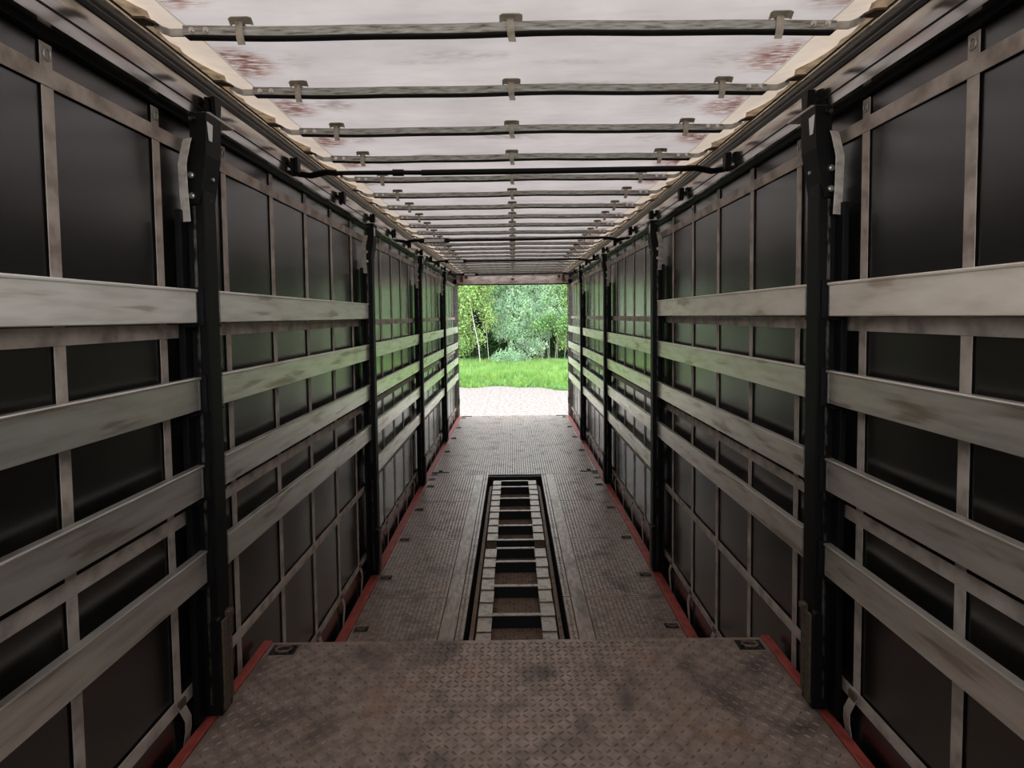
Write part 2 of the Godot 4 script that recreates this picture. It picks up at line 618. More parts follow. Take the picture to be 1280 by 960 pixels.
func build_rails(s: float) -> void:
	var sd := side(s)
	var root := thing("trim_" + ("1" if s < 0 else "2"), "%s roof rail of polished aluminium with a black rubber strip under the roof edge" % sd, "rail", Vector3.ZERO, "", "structure")
	var b := B.new()
	var face := PackedVector2Array([Vector2(1.209, 2.992), Vector2(1.262, 2.992), Vector2(1.262, 3.03), Vector2(1.31, 3.03), Vector2(1.31, 3.18), Vector2(1.186, 3.18)])
	for i in face.size():
		face[i].x *= s
	b.prism(face, P(0, 0, FRONT), Vector3.RIGHT, Vector3.UP, Vector3.FORWARD, REAR - FRONT)
	part("rail_profile", b.mesh(), M.polished_aluminium, root)
	var g := B.new()
	g.lim(s * 1.2015, s * 1.207, 3.026, 3.031, FRONT, REAR)
	part("groove_seal", g.mesh(), M.rubber, root)
	var t := B.new()
	var sp := PackedVector2Array([Vector2(1.201, 3.088), Vector2(1.192, 3.094), Vector2(1.187, 3.108), Vector2(1.1895, 3.114), Vector2(1.185, 3.130), Vector2(1.183, 3.142), Vector2(1.184, 3.152), Vector2(1.190, 3.158), Vector2(1.20, 3.158)])
	for i in sp.size():
		sp[i].x *= s
	t.prism(sp, P(0, 0, FRONT), Vector3.RIGHT, Vector3.UP, Vector3.FORWARD, REAR - FRONT)
	part("rubber_strip", t.mesh(), M.rail_tube, root)
	var e := B.new()
	e.lim(s * 1.156, s * 1.167, 3.124, 3.129, FRONT, REAR, 0.002)
	part("edge_profile", e.mesh(), M.white_plastic, root)
	var hem := B.new()
	var d := FRONT
	while d < REAR - 0.03:
		var inn := []
		for q in [d, d + BOW_STEP / 12.0]:
			var f: float = (q - BOW0) / BOW_STEP
			f -= floorf(f)
			var k: float = absf(f - 0.5) * 2.0
			inn.append(1.128 - 0.050 * pow(k, 2.2) - (0.012 if absf(f - 0.5) < 0.05 else 0.0))
		var e1 := d + BOW_STEP / 12.0
		hem.quad(P(s * inn[0], 3.1285, d), P(s * 1.155, 3.1285, d), P(s * 1.155, 3.1285, e1), P(s * inn[1], 3.1285, e1), Vector3.DOWN)
		d += BOW_STEP / 12.0
	part("roof_hem", hem.mesh(), M.hem_fabric, root)
	var dl := B.new()
	dl.lim(s * 1.138, s * 1.143, 3.122, 3.128, FRONT, REAR, 0.001)
	part("edge_cord", dl.mesh(), M.rubber, root)
	var k := B.new()
	k.lim(s * 1.248, s * 1.275, 2.975, 2.995, FRONT, REAR, 0.003)
	part("curtain_track", k.mesh(), M.black_steel, root)

# raised tread bars of chequer plate, scattered over rectangles [x0, x1, d0, d1] at height y
var tread_mesh: ArrayMesh
func treads(parent: Node, rects: Array, y: float, pitch := 0.033) -> void:
	if tread_mesh == null:
		var b := B.new()
		var l := 0.0155
		var w := 0.0058
		var h := 0.0042
		var ring := [Vector3(-l, 0, 0), Vector3(-l * 0.45, 0, w), Vector3(l * 0.45, 0, w), Vector3(l, 0, 0), Vector3(l * 0.45, 0, -w), Vector3(-l * 0.45, 0, -w)]
		var t0 := Vector3(-l * 0.5, h, 0)
		var t1 := Vector3(l * 0.5, h, 0)
		b.tri(ring[0], ring[1], t0, Vector3(-1, 1, 1))
		b.quad(ring[1], ring[2], t1, t0, Vector3(0, 1, 1))
		b.tri(ring[2], ring[3], t1, Vector3(1, 1, 1))
		b.tri(ring[3], ring[4], t1, Vector3(1, 1, -1))
		b.quad(ring[4], ring[5], t0, t1, Vector3(0, 1, -1))
		b.tri(ring[5], ring[0], t0, Vector3(-1, 1, -1))
		tread_mesh = b.mesh()
	var xs := []
	for r in rects:
		var nx := int((r[1] - r[0] - 0.012) / pitch)
		var nd := int((r[3] - r[2] - 0.012) / pitch)
		var ox: float = (r[0] + r[1]) * 0.5 - (nx - 1) * pitch * 0.5
		var od: float = (r[2] + r[3]) * 0.5 - (nd - 1) * pitch * 0.5
		for i in nx:
			for j in nd:
				xs.append(Transform3D(Basis(Vector3.UP, deg_to_rad(45.0 if (i + j) % 2 else -45.0)), P(ox + i * pitch, y, od + j * pitch)))
	scatter("tread_bars", tread_mesh, M.tread_steel, parent, xs)

func plate(parent: Node, called: String, m: Material, x0: float, x1: float, d0: float, d1: float, y: float, th := 0.012) -> void:
	var b := B.new()
	b.lim(x0 + 0.002, x1 - 0.002, y - th, y, d0 + 0.004, d1 - 0.004, 0.003)
	part(called, b.mesh(), m, parent)

func build_floor() -> void:
	var root := thing("floor", "worn chequer plate load floor of the low section with an open well along its middle", "floor", Vector3.ZERO, "", "structure")
	# understructure, open over the well, plus an added light-blocking sheet below
	var b := B.new()
	b.lim(-1.168, -0.40, -0.10, -0.014, 2.86, 13.22)
	b.lim(0.40, 1.168, -0.10, -0.014, 2.86, 13.22)
	b.lim(-0.40, 0.40, -0.10, -0.014, 8.24, 13.22)
	b.lim(-1.24, -1.168, -0.30, -0.027, 2.86, 13.22)
	b.lim(1.168, 1.24, -0.30, -0.027, 2.86, 13.22)
	b.lim(-1.262, 1.262, -0.32, -0.30, -0.28, 13.1)  # added unseen sheet, keeps ground light out of the curtain gaps
	part("floor_frame_and_light_block", b.mesh(), M.black_matt, root)
	var rects := []
	var rear := [8.275, 9.49, 10.65, 11.85, 13.23]
	for i in 4:
		plate(root, "floor_plate", M.deck_plate, -1.168, 1.168, rear[i], rear[i + 1], 0.0)
		rects.append([-1.16, 1.16, rear[i], rear[i + 1]])
	var mid := [2.88, 3.40, 4.62, 5.85, 7.07, 8.275]
	for s in [-1.0, 1.0]:
		for i in 5:
			plate(root, "floor_plate", M.deck_plate, minf(s * 0.545, s * 1.168), maxf(s * 0.545, s * 1.168), mid[i], mid[i + 1], 0.0)
			rects.append([minf(s * 0.55, s * 1.16), maxf(s * 0.55, s * 1.16), mid[i], mid[i + 1]])
			plate(root, "edge_plate", M.deck_plate, minf(s * 0.365, s * 0.427), maxf(s * 0.365, s * 0.427), mid[i], mid[i + 1], 0.0)
			rects.append([minf(s * 0.365, s * 0.427), maxf(s * 0.365, s * 0.427), mid[i], mid[i + 1]])
		plate(root, "smooth_strip", M.deck_smooth, minf(s * 0.427, s * 0.545), maxf(s * 0.427, s * 0.545), 2.88, 8.275, 0.001)
	treads(root, rects, -0.0003)
	# the well: sides, ledges and bottom
	var w := B.new()
	for s in [-1.0, 1.0]:
		w.lim(s * 0.368, s * 0.40, -0.30, -0.013, 2.9, 8.24)
	w.lim(-0.40, 0.40, -0.30, -0.013, 8.205, 8.24)
	part("well_wall", w.mesh(), M.black_matt, root)
	var fl := B.new()
	fl.lim(-0.335, 0.335, -0.14, -0.125, 2.9, 8.17)
	var bot := part("well_bottom", fl.mesh(), M.well_steel, root)
	treads(bot, [[-0.16, 0.16, 2.9, 8.15]], -0.1252)
	for s in [-1.0, 1.0]:
		var l := B.new()
		l.lim(s * 0.302, s * 0.335, -0.125, -0.045, 2.9, 7.85, 0.003)
		part("well_ledge", l.mesh(), M.well_steel, root)
	# red side raves
	for s in [-1.0, 1.0]:
		var r := B.new()
		r.lim(s * 1.17, s * 1.242, -0.025, 0.006, 2.88, 13.2, 0.004)
		tag(part("trim_" + ("3" if s < 0 else "4"), r.mesh(), M.red_paint, self), "red painted edge rail along the %s side of the low load floor" % side(s), "edge rail", "", "structure")

func build_deck() -> void:
	var root := thing("floor_front", "raised chequer plate front deck with scuffs and dark oily stains", "floor", Vector3.ZERO, "", "structure")
	plate(root, "deck_plate", M.deck_plate, -1.203, 1.203, FRONT, 2.88, DECK, 0.02)
	treads(root, [[-1.19, 1.19, FRONT, 2.875]], DECK - 0.0003)
	var b := B.new()
	b.lim(-1.20, 1.20, -0.30, DECK - 0.022, FRONT, 2.86)
	part("deck_body", b.mesh(), M.black_matt, root)
	for s in [-1.0, 1.0]:
		var r := B.new()
		r.lim(s * 1.204, s * 1.247, DECK - 0.03, DECK + 0.004, FRONT, 2.89, 0.004)
		tag(part("trim_" + ("5" if s < 0 else "6"), r.mesh(), M.red_paint, self), "red painted edge rail along the %s side of the raised front deck" % side(s), "edge rail", "", "structure")
		var z := B.new()
		z.lim(s * 1.20, s * 1.243, -0.30, DECK - 0.032, FRONT, 2.86)
		part("deck_side", z.mesh(), M.black_matt, root)

func build_ends() -> void:
	var b := B.new()
	b.lim(-1.31, 1.31, -0.35, 2.3, FRONT - 0.06, FRONT)
	b.lim(-1.31, 1.31, 3.10, 3.19, FRONT - 0.06, FRONT)
	b.lim(-1.31, -1.15, 2.3, 3.10, FRONT - 0.06, FRONT)
	b.lim(1.15, 1.31, 2.3, 3.10, FRONT - 0.06, FRONT)
	tag(part("wall_front", b.mesh(), M.bulkhead, self), "pale front headboard behind the camera, with an assumed opening along its top to let in light", "bulkhead", "", "structure")  # unseen; pale tone and top opening are assumed, to brighten the interior
	var root := thing("wall_rear", "rear portal frame around the open doorway with a pale dusty header beam", "door frame", Vector3.ZERO, "", "structure")
	var h := B.new()
	h.lim(-1.30, 1.30, 2.905, 3.10, REAR, REAR + 0.10, 0.004)
	part("header_beam", h.mesh(), M.header_panel, root)
	var c := B.new()
	c.lim(-1.30, 1.30, 3.10, 3.20, REAR - 0.02, REAR + 0.14)
	part("header_cap", c.mesh(), M.black_steel, root)
	var s2 := B.new()
	s2.lim(-1.215, 1.215, 2.885, 2.906, REAR - 0.005, REAR + 0.11, 0.003)
	part("door_seal", s2.mesh(), M.rubber, root)
	var l := B.new()
	l.lim(-0.035, 0.035, 3.00, 3.03, REAR - 0.03, REAR, 0.008)
	l.lim(-0.012, 0.012, 2.985, 3.0, REAR - 0.02, REAR, 0.003)
	part("marker_lamp", l.mesh(), M.brown_plastic, root)
	for s in [-1.0, 1.0]:
		var k := B.new()
		k.lim(s * 0.98, s * 1.04, 3.03, 3.09, REAR - 0.05, REAR, 0.004)
		k.lim(s * 1.07, s * 1.13, 2.96, 3.09, REAR - 0.06, REAR, 0.004)
		part("corner_bracket", k.mesh(), M.bow_end, root)
		var p := B.new()
		p.lim(s * 1.205, s * 1.30, GROUND + 0.75, 3.0, REAR + 0.0, REAR + 0.10, 0.006)
		part("rear_pillar", p.mesh(), M.aluminium, root)
		var q := B.new()
		q.lim(s * 1.195, s * 1.206, 0.02, 2.9, REAR + 0.01, REAR + 0.045, 0.002)
		q.lim(s * 1.19, s * 1.206, 0.28, 0.42, REAR - 0.02, REAR + 0.05, 0.004)
		q.lim(s * 1.19, s * 1.206, 1.5, 1.6, REAR - 0.02, REAR + 0.05, 0.004)
		part("pillar_seal", q.mesh(), M.rubber, root)
		var e := B.new()
		e.lim(s * 0.93, s * 1.165, 0.0, 0.012, 13.14, 13.17, 0.002)
		part("sill_slot", e.mesh(), M.rubber, root)

func make_post(s: float, y0: float, label: String, d: float) -> Node3D:
	# local frame: origin on the inner face line x = 1.2, y = 0 of the trailer, depth of the post centre
	var root := thing("side_post", label, "post", P(s * 1.2, y0, d), "side posts along both curtains")
	var put := func(b: B, called: String, m: Material, parent: Node = null) -> MeshInstance3D:
		return part(called, b.mesh(), m, parent if parent else root, Vector3(-s * 1.2, -y0, 0) if parent == null else Vector3.ZERO)
	var c := B.new()
	c.lim(s * 1.166, s * 1.240, y0, 2.70, -0.045, 0.045, 0.004)
	put.call(c, "column", M.black_steel)
	var g := B.new()
	g.lim(s * 1.197, s * 1.209, y0 + 0.05, 2.64, -0.053, -0.045, 0.002)
	put.call(g, "guide_rail", M.worn_steel)
	var g2 := B.new()
	g2.lim(s * 1.172, s * 1.190, y0 + 0.05, 2.60, 0.045, 0.056, 0.002)
	put.call(g2, "guide_rail", M.worn_steel)
	var fl := B.new()
	fl.lim(s * 1.229, s * 1.252, y0, 2.62, -0.10, -0.044, 0.002)
	fl.lim(s * 1.229, s * 1.252, y0, 2.62, 0.044, 0.115, 0.002)
	put.call(fl, "flange", M.black_steel)
	# bent head plate
	var poly := PackedVector2Array([Vector2(1.141, 2.985), Vector2(1.205, 2.985), Vector2(1.205, 2.86), Vector2(1.221, 2.785), Vector2(1.221, 2.648), Vector2(1.178, 2.645), Vector2(1.147, 2.83)])
	for i in poly.size():
		poly[i].x *= s
	var h := B.new()
	h.prism(poly, P(0, 0, -0.058), Vector3.RIGHT, Vector3.UP, Vector3.FORWARD, 0.116)
	var hd: MeshInstance3D = put.call(h, "head_bracket", M.black_steel)
	for q in [[1.203, 2.752], [1.202, 2.675]]:
		var bo := B.new()
		bo.tube([P(s * q[0], q[1], -0.058), P(s * q[0], q[1], -0.066)], 0.0115, 12)
		bo.tube([P(s * q[0], q[1], -0.066), P(s * q[0], q[1], -0.071)], 0.0075, 6)
		put.call(bo, "bolt", M.bolt, hd)
	for q in [[1.161, 2.75], [1.174, 2.668]]:
		var bo := B.new()
		bo.tube([P(s * q[0], q[1], 0.01), P(s * (q[0] - 0.008), q[1], 0.01)], 0.007, 6)
		put.call(bo, "rivet", M.bolt, hd)
	for q in [[1.195, 2.955, -0.075], [1.17, 2.945, 0.075]]:
		var bo := B.new()
		bo.tube([P(s * q[0], q[1], q[2]), P(s * (q[0] - 0.022), q[1] + 0.004, q[2])], 0.006, 8)
		bo.tube([P(s * q[0], q[1], q[2]), P(s * (q[0] - 0.008), q[1] + 0.002, q[2])], 0.010, 6)
		put.call(bo, "clamp_bolt", M.worn_steel, hd)
	var sti := B.new()
	sti.prism(PackedVector2Array([Vector2(0.012, 0.0), Vector2(0.034, 0.0), Vector2(0.042, 0.065), Vector2(0.0, 0.068)]), P(s * 1.1425, 2.885, -0.052), Vector3.FORWARD, Vector3.UP, Vector3(-s, 0, 0), 0.002)
	put.call(sti, "white_sticker", M.white_label, hd)
	var tp := B.new()
	tp.lim(s * 1.14, s * 1.205, 2.985, 2.996, -0.03, 0.17, 0.002)
	put.call(tp, "top_plate", M.aluminium)
	# pale plastic flap hanging in the gap to the curtain
	var f := B.new()
	f.ribbon([P(s * 1.207, 2.885, -0.070), P(s * 1.208, 2.865, -0.080), P(s * 1.221, 2.79, -0.088), P(s * 1.2195, 2.68, -0.086), P(s * 1.215, 2.575, -0.084)], Vector3(0.92 * s, 0, -0.38).normalized(), 0.042, 0.003)
	put.call(f, "plastic_flap", M.white_plastic)
	# slat pockets
	var rows: Array = [2.325, 1.988, 1.65, 1.315] if y0 > 0.4 else [1.988, 1.65, 1.315, 0.98]
	for y in rows:
		for e in [-1.0, 1.0]:
			var k := B.new()
			k.lim(s * 1.178, s * 1.236, y - 0.14, y + 0.008, e * 0.044, e * 0.054, 0.002)
			k.lim(s * 1.200, s * 1.236, y - 0.146, y - 0.1345, e * 0.053, e * (0.10 if e < 0.0 else 0.125), 0.002)
			put.call(k, "slat_pocket", M.black_steel)
	# locking gear at the foot
	var yb := y0 + 0.06
	var l1 := B.new()
	var lp := PackedVector2Array()
	for i in 7:
		var w := PI * i / 6.0
		lp.append(Vector2(s * (1.172 - 0.016 * cos(w)), yb + 0.33 + 0.018 * sin(w)))
	lp.append(Vector2(s * 1.188, yb))
	lp.append(Vector2(s * 1.156, yb))
	l1.prism(lp, P(0, 0, -0.075), Vector3.RIGHT, Vector3.UP, Vector3.FORWARD, 0.028)
	var lever: MeshInstance3D = put.call(l1, "lock_lever", M.black_steel)
	var l2 := B.new()
	l2.lim(s * 1.148, s * 1.158, yb - 0.03, yb + 0.33, -0.053, -0.010, 0.003)
	put.call(l2, "lock_plate", M.dull_steel, lever)
	var l3 := B.new()
	l3.lim(s * 1.153, s * 1.172, yb - 0.02, yb + 0.32, 0.006, 0.032, 0.003)
	l3.lim(s * 1.144, s * 1.174, yb + 0.32, yb + 0.345, 0.0, 0.036, 0.004)
	put.call(l3, "lock_handle", M.dull_steel, lever)
	return root

func build_posts() -> void:
	var words := ["first", "second", "third", "fourth"]
	for s in [-1.0, 1.0]:
		var proto: Node3D
		for i in 4:
			var label := "%s black steel side post on the %s, counted from the raised front deck" % [words[i], side(s)]
			if i == 0:
				label = "nearest black steel side post on the %s, foot beside the raised front deck" % side(s)
				make_post(s, 0.64, label, POSTS[0])
			elif i == 1:
				proto = make_post(s, 0.02, label, POSTS[1])
			else:
				copy_of(proto, label, P(s * 1.2, 0.02, POSTS[i]))

func build_slats() -> void:
	var ends := [FRONT]
	ends.append_array(POSTS)
	var rows_hi := [2.325, 1.988, 1.65, 1.315]
	var rows_lo := [1.988, 1.65, 1.315, 0.98]
	var rw := ["top", "second", "third", "lowest"]
	var bays := ["beside the raised front deck, nearest the camera", "between the nearest and second side posts", "between the second and third side posts", "between the third and fourth side posts", "between the fourth side post and rear doorway"]
	for s in [-1.0, 1.0]:
		for bay in 5:
			var d0: float = FRONT + 0.005 if bay == 0 else POSTS[bay - 1] + 0.112
			var d1: float = POSTS[bay] - 0.059 if bay < 4 else REAR - 0.04
			var len := d1 - d0
			var prof := PackedVector2Array([Vector2(0, -0.125), Vector2(0.006, -0.128), Vector2(0.024, -0.128), Vector2(0.027, -0.12), Vector2(0.027, -0.004), Vector2(0.022, 0.0), Vector2(-0.004, 0.0), Vector2(-0.006, -0.004), Vector2(-0.005, -0.009), Vector2(0, -0.012)])
			for i in prof.size():
				prof[i].x *= s
			var b := B.new()
			b.prism(prof, P(0, 0, 0), Vector3.RIGHT, Vector3.UP, Vector3.FORWARD, len)
			var m := b.mesh()
			var cap := B.new()
			cap.lim(s * -0.001, s * 0.028, -0.126, -0.002, -0.004, 0.006, 0.001)
			var capm := cap.mesh()
			for r in 4:
				var y: float = (rows_hi if bay < 2 else rows_lo)[r]
				var adj: String = "pale dull aluminium" if bay < 2 and r == 0 else ["worn aluminium", "stained aluminium", "weathered aluminium", "scuffed aluminium"][(r + bay) % 4]
				var t := thing("side_board", "%s %s board on the %s %s" % [rw[r], adj, side(s), bays[bay]], "side board", P(s * 1.2, y, d0), "load boards along the side curtains")
				var o := part("board_profile", m, M[("slat_pale_" if bay < 2 and r == 0 else "slat_") + side(s)], t)
				part("end_cap", capm, M.galvanized, t, P(0, 0, 0.004) if bay else P(0, 0, 0.01))
				part("end_cap", capm, M.galvanized, t, P(0, 0, len - 0.006))
				# hung by hand, so never quite true
				var rng := RandomNumberGenerator.new()
				rng.seed = int(100 + s * 50 + bay * 7 + r)
				t.rotation.x = rng.randf_range(-0.0012, 0.0012)
				o.rotation.z = 0.0

func build_bows() -> void:
	var root := thing("roof_bow", "", "roof bow", P(0, 3.0495, BOW0), "roof bows under the tarpaulin")
	var b := B.new()
	var n := 24
	for i in n:
		var x0 := lerpf(-0.968, 0.968, float(i) / n)
		var x1 := lerpf(-0.968, 0.968, float(i + 1) / n)
		var w := func(x: float) -> float: return 0.003 * sin(x * 4.2 + 0.6) + 0.0015 * sin(x * 11.0)
		var y0: float = w.call(x0)
		var y1: float = w.call(x1)
		var h := 0.028
		var t := 0.016
		b.quad(P(x0, y0, -t), P(x1, y1, -t), P(x1, y1 + h, -t), P(x0, y0 + h, -t), Vector3(0, 0, 1))
		b.quad(P(x0, y0, t), P(x1, y1, t), P(x1, y1 + h, t), P(x0, y0 + h, t), Vector3(0, 0, -1))
		b.quad(P(x0, y0, -t), P(x1, y1, -t), P(x1, y1, t), P(x0, y0, t), Vector3(0, -1, 0))
		b.quad(P(x0, y0 + h, -t), P(x1, y1 + h, -t), P(x1, y1 + h, t), P(x0, y0 + h, t), Vector3(0, 1, 0))
		if i == 0:
			b.quad(P(x0, y0, -t), P(x0, y0, t), P(x0, y0 + h, t), P(x0, y0 + h, -t), Vector3(-1, 0, 0))
		if i == n - 1:
			b.quad(P(x1, y1, -t), P(x1, y1, t), P(x1, y1 + h, t), P(x1, y1 + h, -t), Vector3(1, 0, 0))
	part("bar", b.mesh(), M.bow_bar, root)
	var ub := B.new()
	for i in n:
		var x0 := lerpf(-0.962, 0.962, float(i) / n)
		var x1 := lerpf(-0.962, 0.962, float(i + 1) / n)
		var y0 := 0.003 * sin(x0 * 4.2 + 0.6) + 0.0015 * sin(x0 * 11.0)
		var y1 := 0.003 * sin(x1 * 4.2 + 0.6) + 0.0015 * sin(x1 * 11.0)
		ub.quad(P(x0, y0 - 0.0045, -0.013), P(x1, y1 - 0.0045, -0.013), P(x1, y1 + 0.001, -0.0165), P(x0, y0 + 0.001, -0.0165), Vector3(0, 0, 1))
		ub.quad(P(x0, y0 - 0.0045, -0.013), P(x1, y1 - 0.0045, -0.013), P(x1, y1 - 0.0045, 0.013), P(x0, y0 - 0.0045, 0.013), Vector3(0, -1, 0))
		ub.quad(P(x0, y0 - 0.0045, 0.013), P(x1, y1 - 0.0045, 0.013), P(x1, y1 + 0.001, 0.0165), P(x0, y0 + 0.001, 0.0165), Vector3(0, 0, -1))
	part("underside_shade", ub.mesh(), M.rubber, root)  # black strip painted in for the shade under the bar
	for s in [-1.0, 1.0]:
		var e := B.new()
		e.ribbon([P(s * 0.955, 0.013, -0.006), P(s * 1.01, 0.014, -0.004), P(s * 1.035, 0.024, 0.0), P(s * 1.06, 0.040, 0.0)], Vector3(0, 1, 0), 0.022, 0.005)
		part("end_plate", e.mesh(), M.galvanized, root)
		var f := B.new()
		f.ribbon([P(s * 1.045, 0.036, 0.0), P(s * 1.075, 0.050, 0.0), P(s * 1.115, 0.052, 0.0)], Vector3(0, 0, 1), 0.05, 0.006)
		part("hinge_plate", f.mesh(), M.bow_end, root)
		for x in [0.898, 0.940]:
			var q := B.new()
			q.tube([P(s * x, 0.014, -0.016), P(s * x, 0.014, -0.020)], 0.009, 10)
			q.tube([P(s * x, 0.014, -0.020), P(s * x, 0.014, -0.026)], 0.0065, 6)
			part("bolt", q.mesh(), M.bolt, root)
	for x in [-0.80, 0.0, 0.80]:
		var c := B.new()
		var lean := 0.004 if x < 0.5 else -0.004
		c.ribbon([P(x, 0.036, 0.018), P(x, 0.036, -0.018), P(x + lean * 0.3, 0.032, -0.0215), P(x + lean, -0.012, -0.0215), P(x + lean * 2.0, -0.030, -0.020)], Vector3(1, 0, 0), 0.022, 0.003)
		var clip := part("clip", c.mesh(), M.bow_tab, root)
		var t := B.new()
		t.ribbon([P(x - 0.03, 0.037, -0.014), P(x - 0.022, 0.042, -0.016), P(x + 0.028, 0.042, -0.016), P(x + 0.038, 0.040, -0.013)], Vector3(0, 0.6, 0.8), 0.022, 0.004)
		part("fabric_tab", t.mesh(), M.bow_tab, clip)
	var words := ["first", "second", "third", "fourth", "fifth", "sixth", "seventh", "eighth", "ninth", "tenth", "eleventh", "twelfth", "thirteenth", "fourteenth", "fifteenth", "sixteenth", "seventeenth", "eighteenth", "nineteenth", "twentieth", "twenty-first", "twenty-second", "twenty-third"]
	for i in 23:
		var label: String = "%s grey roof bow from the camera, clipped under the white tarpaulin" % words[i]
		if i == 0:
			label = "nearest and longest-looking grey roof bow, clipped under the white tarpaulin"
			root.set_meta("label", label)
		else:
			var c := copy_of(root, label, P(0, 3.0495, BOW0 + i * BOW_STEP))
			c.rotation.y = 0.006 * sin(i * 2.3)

func build_rods() -> void:
	var ds := [3.385, 6.40, 8.80, 11.60]
	var words := ["nearest black tie rod under the roof, plain and thickest, without a turnbuckle", "second black tie rod under the roof with a pale turnbuckle at its left", "third black tie rod under the roof with a pale turnbuckle at its left", "farthest black tie rod under the roof, just before the rear header"]
	for i in 4:
		var t := thing("tie_rod", words[i], "tie rod", P(0, 3.015, ds[i]), "tie rods across the roof")
		if i == 0:
			var b := B.new()
			b.tube([P(-0.50, -0.003, 0), P(0.2, -0.001, 0), P(0.98, 0.004, 0)], 0.0165, 12)
			part("rod", b.mesh(), M.black_steel, t)
			var r := B.new()
			r.tube([P(-0.98, 0.0, 0), P(-0.62, -0.001, 0), P(-0.48, -0.003, 0)], 0.0125, 12)
			part("inner_rod", r.mesh(), M.black_steel, t)
			var j := B.new()
			j.tube([P(-0.66, -0.001, 0), P(-0.60, -0.002, 0)], 0.019, 12)
			part("coupling", j.mesh(), M.black_steel, t)
		else:
			var b := B.new()
			b.tube([P(-0.70, 0.0, 0), P(0.1, 0.001, 0), P(1.0, 0.012, 0)], 0.0135, 10)
			part("rod", b.mesh(), M.black_steel, t)
			var r := B.new()
			r.tube([P(-1.05, 0.0, 0), P(-0.93, 0, 0)], 0.011, 10)
			part("threaded_end", r.mesh(), M.black_steel, t)
			var k := B.new()
			k.lim(-0.985, -0.93, -0.026, 0.026, -0.02, 0.02, 0.012)
			k.lim(-0.715, -0.66, -0.026, 0.026, -0.02, 0.02, 0.012)
			k.lim(-0.94, -0.705, 0.019, 0.027, -0.012, 0.012, 0.002)
			k.lim(-0.94, -0.705, -0.027, -0.019, -0.012, 0.012, 0.002)
			var fr := part("turnbuckle", k.mesh(), M.black_steel, t)
			var w := B.new()
			w.lim(-0.925, -0.72, -0.019, 0.019, -0.008, 0.008, 0.003)
			part("turnbuckle_body", w.mesh(), M.white_label, fr)
		for s in [-1.0, 1.0]:
			var e := B.new()
			e.ribbon([P(s * 0.97, 0.004 if s > 0 else 0.0, 0), P(s * 1.03, 0.006, 0), P(s * 1.12, -0.010, 0.01), P(s * 1.204, 0.004, 0.02)], Vector3(0, 0.5, 0.86), 0.038, 0.010)
			part("end_fork", e.mesh(), M.black_steel, t)

func build_hangers() -> void:
	var words := ["first", "second", "third", "fourth", "fifth", "sixth", "seventh", "eighth", "ninth", "tenth", "eleventh", "twelfth"]
	for s in [-1.0, 1.0]:
		var root := thing("roller_hanger", "nearest black curtain roller hanger under the %s roof rail" % side(s), "hanger", P(s * 1.172, 3.0, 2.405), "curtain roller hangers under the roof rails")
		for e in [-1.0, 1.0]:
			var b := B.new()
			b.prism(PackedVector2Array([Vector2(-0.016, 0.0), Vector2(0.010, -0.006), Vector2(0.022, 0.02), Vector2(0.027, 0.072), Vector2(0.0, 0.08), Vector2(-0.027, 0.076), Vector2(-0.022, 0.03)]), P(e * 0.010 - 0.008, -0.004 if e < 0 else 0.002, e * 0.006), Vector3(0, 0, -1), Vector3.UP, Vector3.RIGHT, 0.016)
			part("side_plate", b.mesh(), M.black_steel, root)
		var r := B.new()
		r.tube([P(-0.018, 0.045, 0), P(0.032 * s, 0.045, 0)], 0.014, 12)
		part("roller", r.mesh(), M.black_matt, root)
		for i in range(1, 12):
			copy_of(root, "%s black curtain roller hanger from the camera under the %s roof rail" % [words[i], side(s)], P(s * 1.172, 3.0, 2.405 + i * 0.897))

func build_ladders() -> void:
	var spans := [[3.27, 5.68, "front", [3.30, 3.42, 3.90, 4.382, 4.865, 5.356, 5.672]], [5.875, 8.075, "rear", [5.885, 6.298, 6.781, 7.256, 7.75, 8.03]]]
	for sp in spans:
		var d0: float = sp[0]
		var d1: float = sp[1]
		var t := thing("ladder_ramp", "%s steel ladder section with plated side rails lying in the floor well" % sp[2], "ladder", P(0, -0.125, d0), "ladder sections lying in the floor well")
		var n := int(round((d1 - d0) / 0.218))
		var st := (d1 - d0) / n
		for s in [-1.0, 1.0]:
			var r := B.new()
			r.lim(s * 0.19, s * 0.285, 0.0, 0.085, 0.0, d1 - d0, 0.003)
			part("side_rail", r.mesh(), M.well_steel, t)
			for i in n:
				var p := B.new()
				var rng := RandomNumberGenerator.new()
				rng.seed = int(i * 13 + d0 * 100 + s * 3)
				p.box(Vector3.ZERO, Vector3(0.106 + rng.randf() * 0.004, 0.007, st * 1.0), 0.0025, Basis(Vector3.RIGHT, deg_to_rad(-2.6)) * Basis(Vector3.BACK, rng.randf_range(-0.01, 0.01)))
				part("step_plate", p.mesh(), M.step_steel, t, P(s * (0.234 + rng.randf_range(-0.003, 0.003)), 0.096, (i + 0.5) * st))
		for q in sp[3]:
			var b := B.new()
			var dd: float = q - d0
			b.lim(-0.19, 0.19, 0.0, 0.094, dd - 0.004, dd + 0.030, 0.002)
			var rung := part("rung", b.mesh(), M.black_matt, t)
			var c := B.new()
			c.lim(-0.185, 0.185, 0.094, 0.101, dd - 0.006, dd + 0.034, 0.002)
			part("rung_cap", c.mesh(), M.step_steel, rung)

